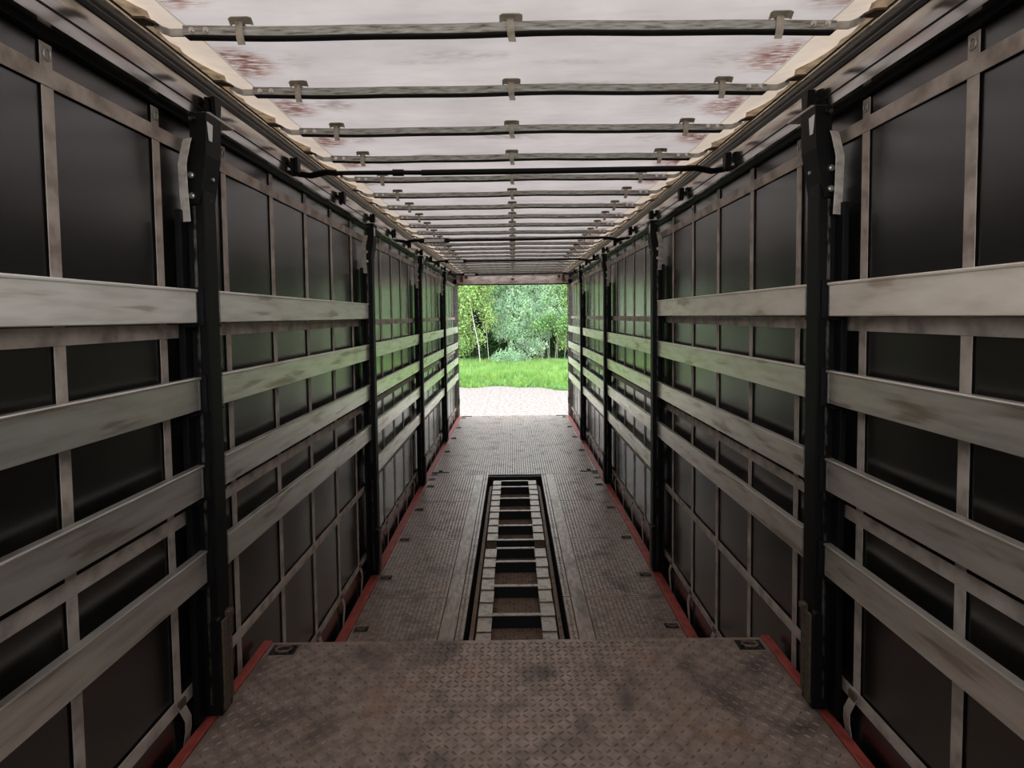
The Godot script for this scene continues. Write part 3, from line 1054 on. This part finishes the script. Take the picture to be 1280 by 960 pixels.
func build_rings() -> void:
	# recessed lashing rings beside the red rails
	var make := func(label: String, at: Vector3, turn: float) -> Node3D:
		var t := thing("lashing_ring", label, "lashing ring", at, "lashing rings sunk in the floor edges")
		var p := B.new()
		p.box(Vector3(0, 0.0015, 0), Vector3(0.130, 0.003, 0.10), 0.001)
		part("pan", p.mesh(), M.black_matt, t)
		var f := B.new()
		for q in [[0, 0.05, 0.136, 0.008], [0, -0.05, 0.136, 0.008], [0.066, 0, 0.008, 0.10], [-0.066, 0, 0.008, 0.10]]:
			f.box(Vector3(q[0], 0.003, q[1]), Vector3(q[2], 0.006, q[3]), 0.0015)
		part("pan_rim", f.mesh(), M.deck_plate, t)
		var r := B.new()
		var pts := []
		for i in 15:
			var w := TAU * i / 14.0
			pts.append(Vector3(cos(w) * 0.038, 0.009 + 0.002 * sin(w), sin(w) * 0.028))
		r.tube(pts, 0.0065, 8, -1.0, false)
		part("ring", r.mesh(), M.well_steel, t)
		var c := B.new()
		c.box(Vector3(-turn * 0.04, 0.008, 0), Vector3(0.022, 0.012, 0.05), 0.004)
		part("ring_hinge", c.mesh(), M.black_steel, t)
		return t
	var words := ["first", "second", "third", "fourth", "fifth"]
	for s in [-1.0, 1.0]:
		make.call("larger lashing ring sunk in the %s rear corner of the raised front deck" % side(s), P(s * 1.115, DECK, 2.80), s)
		var proto: Node3D
		var ds := [4.15, 4.99, 5.855, 6.78, 7.72]
		for i in 5:
			var label := "%s lashing ring sunk beside the %s red edge rail, counted from the raised deck" % [words[i], side(s)]
			if i == 0:
				proto = make.call(label, P(s * 1.10, 0, ds[0]), s)
				proto.scale = Vector3(0.8, 1, 0.85)
			else:
				copy_of(proto, label, P(s * 1.10, 0, ds[i]))
		var dr := [9.72, 10.80, 11.81, 12.95]
		for i in 4:
			var label := "%s small lashing ring beyond the well on the %s side of the rear floor" % [words[i], side(s)]
			copy_of(proto, label, P(s * 1.10, 0, dr[i]))
		# stake pockets and the hinge slot at the end of the well
		var w2 := ["nearer", "farther"]
		for i in 2:
			var b := B.new()
			var pts := []
			b.tube([P(0, -0.004, 0), P(0, 0.004, 0)], 0.05, 18)
			pts.clear()
			var t := thing("stake_pocket", "%s round black stake pocket in the floor on the %s, level with the well end" % [w2[i], side(s)], "stake pocket", P(s * 1.125, 0, [8.06, 8.30][i]), "stake pockets at the end of the well")
			part("pocket_cup", b.mesh(), M.black_matt, t)
			var rr := B.new()
			var rp := []
			for k in 17:
				rp.append(Vector3(cos(TAU * k / 16.0) * 0.052, 0.003, sin(TAU * k / 16.0) * 0.052))
			rr.tube(rp, 0.004, 6, -1.0, false)
			part("pocket_rim", rr.mesh(), M.deck_plate, t)
		var sl := B.new()
		sl.lim(s * 0.93, s * 1.18, 0.0, 0.006, 8.385, 8.43, 0.002)
		sl.lim(s * 1.03, s * 1.08, 0.004, 0.016, 8.44, 8.49, 0.004)
		tag(part("cross_slot", sl.mesh(), M.rubber, self), "long black cross slot in the floor at the %s edge beyond the well" % side(s), "floor slot")

# ------------------------------------------------------------------ outdoors
func leaf_cluster(seed_: int, count: int, radius: float, l: float, w: float) -> ArrayMesh:
	var rng := RandomNumberGenerator.new()
	rng.seed = seed_
	var b := B.new()
	for i in count:
		var dir := Vector3(rng.randfn(), rng.randfn(), rng.randfn()).normalized()
		var c := dir * radius * pow(rng.randf(), 0.45)
		var ax := (dir * 0.5 + Vector3(rng.randfn(), rng.randfn() - 0.35, rng.randfn())).normalized()
		var sd := ax.cross(Vector3(rng.randfn(), rng.randfn(), rng.randfn())).normalized()
		var up := sd.cross(ax)
		if up.y < 0:
			up = -up
		var k := rng.randf_range(0.75, 1.25)
		var a := c - ax * l * k * 0.5
		var e := c + ax * l * k * 0.5
		var m := c - up * w * 0.25
		b.tri(a, c + sd * w * k * 0.5, m, up)
		b.tri(m, c + sd * w * k * 0.5, e, up)
		b.tri(a, c - sd * w * k * 0.5, m, up)
		b.tri(m, c - sd * w * k * 0.5, e, up)
	return b.mesh()

var clusters := []

# blobs: [x, y, d, rx, ry, rd]; stems: arrays of points; tone: linear colour
func tree(called: String, label: String, category: String, at: Vector3, blobs: Array, stems: Array, bark: Material, r0: float, tone: Color, dens: float, seed_: int, kind := 0, group := "trees behind the grass bank") -> void:
	var t := thing(called, label, category, at, group)
	var rng := RandomNumberGenerator.new()
	rng.seed = seed_
	for st in stems:
		var b := B.new()
		var pts := []
		for p in st:
			pts.append(p - at)
		b.tube(pts, r0, 8, r0 * 0.35)
		part("trunk", b.mesh(), bark, t)
	var xs := []
	var cols := []
	for bl in blobs:
		var c := P(bl[0], bl[1], bl[2]) - at
		var cnt := int(dens * bl[3] * bl[4] * 110.0)
		for i in cnt:
			var dir := Vector3(rng.randfn(), rng.randfn(), rng.randfn()).normalized()
			var q := pow(rng.randf(), 0.30)
			var p := c + Vector3(dir.x * bl[3], dir.y * bl[4], dir.z * bl[5]) * q
			var sc := rng.randf_range(0.7, 1.25)
			xs.append(Transform3D(Basis.from_euler(Vector3(rng.randf_range(-0.5, 0.5), rng.randf() * TAU, rng.randf_range(-0.5, 0.5))).scaled(Vector3.ONE * sc), p))
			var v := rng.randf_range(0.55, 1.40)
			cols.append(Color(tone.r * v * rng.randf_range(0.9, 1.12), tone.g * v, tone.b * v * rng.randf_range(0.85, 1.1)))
	scatter("foliage", clusters[kind], M.leaf, t, xs, cols)

func build_outside() -> void:
	var g := B.new()
	g.lim(-60, 60, GROUND - 0.4, GROUND, -30, 120)
	tag(part("gravel_ground", g.mesh(), M.gravel, self), "pale sandy gravel ground outside the open rear of the trailer", "ground", "", "structure")
	clusters = [leaf_cluster(71, 26, 0.30, 0.12, 0.045), leaf_cluster(72, 22, 0.34, 0.13, 0.085), leaf_cluster(73, 20, 0.42, 0.16, 0.11)]
	# soil rise under grass and trees, with a ragged front edge
	var nz := noise(90, 0.22, 4)
	var front := func(x: float) -> float: return 27.6 - 1.6 * clampf(x * 0.28, -0.4, 0.8) + 1.8 * nz.get_noise_2d(x, 3.0)
	var rise := func(x: float, d: float) -> float:
		var f: float = front.call(x)
		return GROUND - 0.06 + 0.10 * smoothstep(0.0, 1.0, d - f) + 0.12 * smoothstep(0.0, 10.0, d - f) + 0.10 * nz.get_noise_2d(x * 2.0, d * 2.0) * smoothstep(0.0, 2.0, d - f)
	var so := B.new()
	var step := 0.8
	for i in range(-40, 40):
		for j in range(0, 32):
			var p := []
			for q in [[0, 0], [1, 0], [1, 1], [0, 1]]:
				var x: float = (i + q[0]) * step
				var d: float = front.call(x) + (j + q[1]) * step * 1.2
				p.append(P(x, rise.call(x, d), d))
			so.quad(p[0], p[1], p[2], p[3], Vector3.UP)
	tag(part("soil_bank", so.mesh(), M.soil, self), "low earth bank rising behind the gravel under the grass and trees", "ground", "", "structure")
	# grass and weeds
	var rng := RandomNumberGenerator.new()
	rng.seed = 17
	var tuft := B.new()
	for i in 16:
		var a := rng.randf() * TAU
		var o := Vector3(cos(a), 0, sin(a)) * rng.randf() * 0.10
		var lean := Vector3(rng.randfn(), 0, rng.randfn()) * 0.10
		var h := rng.randf_range(0.22, 0.5)
		var sd := Vector3(cos(a + 1.3), 0, sin(a + 1.3)) * rng.randf_range(0.010, 0.02)
		var m := o + lean * 0.4 + Vector3.UP * h * 0.6
		var e := o + lean + Vector3.UP * h
		tuft.quad(o - sd, o + sd, m + sd * 0.9, m - sd * 0.9, lean.cross(sd) + Vector3(0.01, 0.3, 0.01))
		tuft.tri(m - sd * 0.9, m + sd * 0.9, e, Vector3(0.01, 0.3, 0.01))
	var xs := []
	var cols := []
	for i in 26000:
		var x := rng.randf_range(-9.0, 9.0)
		var d: float = front.call(x) + pow(rng.randf(), 1.1) * 10.0
		var k := rng.randf_range(0.5, 1.45) * (0.5 + 0.6 * smoothstep(0.0, 2.0, d - front.call(x)))
		xs.append(Transform3D(Basis(Vector3.UP, rng.randf() * TAU).scaled(Vector3(k, k, k)), P(x, rise.call(x, d) - 0.02, d)))
		var t := nz.get_noise_2d(x * 3.0, d * 3.0) * 0.5 + 0.5
		var v := rng.randf_range(0.7, 1.25)
		cols.append(Color(lerpf(0.20, 0.36, t) * v, lerpf(0.38, 0.50, t) * v, 0.14 * v))
	tag(scatter("grass", tuft.mesh(), M.grass_blade, self, xs, cols), "bright green grass and weeds on the low bank behind the gravel", "grass", "", "stuff")
	var sil := Color(0.46, 0.62, 0.46)
	var yel := Color(0.42, 0.56, 0.24)
	var mid := Color(0.24, 0.40, 0.16)
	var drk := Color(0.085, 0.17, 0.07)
	var gy := GROUND + 0.1
	# willows in the middle
	tree("willow_tree", "large silvery green willow in the middle of the doorway view", "tree", P(0.3, gy, 38.0),
		[[0.3, 2.2, 38.0, 1.5, 1.6, 1.2], [-0.9, 2.7, 38.3, 1.0, 0.9, 0.9], [1.5, 2.5, 38.0, 1.1, 1.2, 1.0], [0.6, 0.7, 37.6, 0.9, 0.9, 0.8], [-0.6, 1.3, 37.8, 0.8, 0.7, 0.8], [0.2, 4.3, 38.6, 1.6, 1.3, 1.2], [1.8, 4.4, 38.6, 1.2, 1.2, 1.0], [-1.1, 4.4, 38.8, 1.0, 1.0, 0.9], [0.8, 6.2, 38.8, 1.5, 1.3, 1.2]],
		[[P(0.3, gy - 0.3, 38.2), P(0.5, 1.0, 38.3), P(0.2, 3.0, 38.5), P(0.6, 6.0, 38.7)], [P(0.1, gy - 0.3, 38.1), P(-0.5, 1.4, 38.2), P(-1.0, 4.2, 38.6)], [P(0.5, gy - 0.3, 38.1), P(1.3, 1.6, 38.2), P(1.7, 4.4, 38.5)]], M.grey_bark, 0.08, sil, 1.35, 201, 0)
	tree("willow_tree", "smaller silvery willow right of the large willow, over bare grey stems", "tree", P(2.2, gy, 37.0),
		[[2.0, 1.6, 37.2, 0.7, 0.8, 0.7], [2.7, 2.4, 37.4, 0.9, 1.0, 0.8], [2.3, 3.8, 37.6, 0.9, 1.0, 0.8], [1.6, 0.2, 36.8, 0.6, 0.5, 0.5]],
		[[P(2.2, gy - 0.3, 37.1), P(2.1, 0.8, 37.1), P(2.4, 3.6, 37.5)], [P(2.5, gy - 0.3, 37.0), P(2.75, 1.0, 37.2), P(2.8, 3.0, 37.4)], [P(1.9, gy - 0.3, 37.0), P(1.75, 0.5, 37.0), P(1.9, 2.0, 37.2)]], M.grey_bark, 0.035, sil, 1.2, 202, 0)
	tree("willow_bush", "low grey-green willow bush at the edge of the grass, centre", "bush", P(-0.4, gy, 35.4),
		[[-0.5, -0.25, 35.4, 0.8, 0.45, 0.6], [0.3, -0.35, 35.6, 0.6, 0.35, 0.5]], [[P(-0.4, gy - 0.3, 35.4), P(-0.5, -0.2, 35.4), P(-0.7, 0.0, 35.4)]], M.grey_bark, 0.03, Color(0.38, 0.54, 0.38), 1.3, 203, 0, "bushes at the wood's edge")
	# birch with its pale leaning trunk at the left
	tree("birch_tree", "slender birch with a pale leaning trunk at the left of the doorway", "tree", P(-1.95, gy, 36.0),
		[[-2.7, 3.4, 36.4, 0.8, 1.0, 0.7], [-2.2, 4.6, 36.6, 1.0, 1.2, 0.8], [-3.0, 2.0, 36.5, 0.5, 0.6, 0.5], [-1.8, 2.6, 36.7, 0.45, 0.5, 0.4], [-2.2, 0.9, 36.8, 0.35, 0.45, 0.4], [-1.5, 1.9, 36.9, 0.4, 0.5, 0.4]],
		[[P(-1.93, gy - 0.4, 36.0), P(-2.08, 0.4, 36.0), P(-2.38, 2.0, 36.05), P(-2.62, 3.3, 36.1), P(-2.75, 6.0, 36.3)]], M.birch_bark, 0.030, yel, 0.95, 204, 1)
	tree("birch_tree", "thin second birch stem just right of the leaning birch trunk", "tree", P(-1.45, gy, 36.6),
		[[-1.75, 3.6, 36.9, 0.6, 0.8, 0.6]], [[P(-1.45, gy - 0.4, 36.6), P(-1.6, 1.0, 36.6), P(-1.8, 4.2, 36.7)]], M.birch_bark, 0.018, yel, 0.8, 205, 1)
	tree("alder_tree", "yellow-green leafy alder filling the left edge of the doorway", "tree", P(-3.4, gy, 37.2),
		[[-3.2, 0.7, 37.0, 0.8, 0.9, 0.7], [-3.7, 2.0, 37.3, 1.1, 1.2, 0.9], [-3.2, 3.6, 37.5, 1.2, 1.2, 1.0], [-4.2, 4.8, 37.8, 1.4, 1.4, 1.1], [-2.9, 5.4, 37.8, 1.2, 1.2, 1.0]],
		[[P(-3.4, gy - 0.4, 37.3), P(-3.5, 2.0, 37.4), P(-3.4, 5.4, 37.8)]], M.grey_bark, 0.07, yel, 1.2, 206, 1)
	tree("alder_tree", "yellow-green leafy tree filling the right edge of the doorway", "tree", P(3.7, gy, 37.4),
		[[3.3, 0.9, 37.2, 0.7, 0.8, 0.7], [3.6, 2.3, 37.3, 0.9, 1.1, 0.8], [3.5, 3.8, 37.6, 1.1, 1.2, 1.0], [4.5, 1.6, 37.6, 1.0, 1.3, 0.9], [4.6, 4.4, 37.8, 1.4, 1.6, 1.1], [3.6, 5.8, 38.0, 1.3, 1.2, 1.1]],
		[[P(3.6, gy - 0.4, 37.4), P(3.7, 2.2, 37.5), P(3.9, 5.5, 37.9)]], M.grey_bark, 0.07, Color(0.37, 0.51, 0.24), 1.2, 207, 1)
	# thin bare stems at the right
	for i in 5:
		var x: float = 1.35 + i * 0.42
		tree("sapling", "%s thin grey sapling stem among the bare stems under the right trees" % ["leftmost", "second", "middle", "fourth", "rightmost"][i], "sapling", P(x, gy, 36.4 + 0.15 * (i % 2)),
			[[x + 0.15, 1.5 + 0.2 * (i % 3), 36.6, 0.3, 0.4, 0.3]], [[P(x, gy - 0.4, 36.4), P(x + 0.08 * (i - 2), 0.6, 36.4), P(x + 0.1 * (i - 2), 1.9, 36.5)]], M.grey_bark, 0.022, mid, 1.0, 220 + i, 1, "bare saplings under the right trees")
	# darker wood behind
	var back := [[-4.6, "left"], [-1.9, "left middle"], [0.9, "middle"], [3.4, "right middle"], [6.0, "right"]]
	for i in 5:
		var x: float = back[i][0]
		tree("background_tree", "dark green tree at the %s of the wood, behind the lighter trees" % back[i][1], "tree", P(x, gy, 42.0),
			[[x, 0.6, 42.0, 1.7, 1.4, 1.0], [x + 0.3, 2.8, 42.2, 1.8, 1.6, 1.2], [x - 0.4, 5.4, 42.4, 2.0, 1.8, 1.3], [x + 0.2, 8.0, 42.4, 1.6, 1.6, 1.2]],
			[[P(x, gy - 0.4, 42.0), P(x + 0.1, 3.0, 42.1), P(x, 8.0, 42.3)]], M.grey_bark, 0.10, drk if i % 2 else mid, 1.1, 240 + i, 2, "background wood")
	for i in 7:
		var x: float = -5.4 + i * 1.75
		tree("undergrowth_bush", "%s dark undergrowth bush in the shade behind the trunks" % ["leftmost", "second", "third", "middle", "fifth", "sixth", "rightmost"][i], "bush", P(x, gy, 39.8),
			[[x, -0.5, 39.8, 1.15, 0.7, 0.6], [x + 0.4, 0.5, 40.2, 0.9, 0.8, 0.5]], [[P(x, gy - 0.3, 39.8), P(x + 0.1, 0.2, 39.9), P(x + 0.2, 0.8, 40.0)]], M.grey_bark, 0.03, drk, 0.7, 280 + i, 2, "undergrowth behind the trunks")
	# the wood goes on to both sides
	for i in 8:
		var x: float = [-15.5, -12.5, -9.6, -6.9, 7.2, 9.8, 12.6, 15.6][i]
		tree("edge_tree", "%s broad green tree in the wood's edge to the %s of the doorway view" % [["fourth", "third", "second", "nearest", "nearest", "second", "third", "fourth"][i], "left" if i < 4 else "right"], "tree", P(x, gy, 38.0),
			[[x, 1.2, 38.0, 1.7, 1.7, 1.4], [x + 0.5, 4.0, 38.2, 1.8, 1.8, 1.4], [x - 0.3, 6.8, 38.4, 1.6, 1.6, 1.3]],
			[[P(x, gy - 0.4, 38.0), P(x + 0.2, 3.0, 38.1), P(x, 6.8, 38.4)]], M.grey_bark, 0.10, [yel, mid, sil, mid][i % 4], 0.6, 260 + i, 2, "trees along the wood's edge")
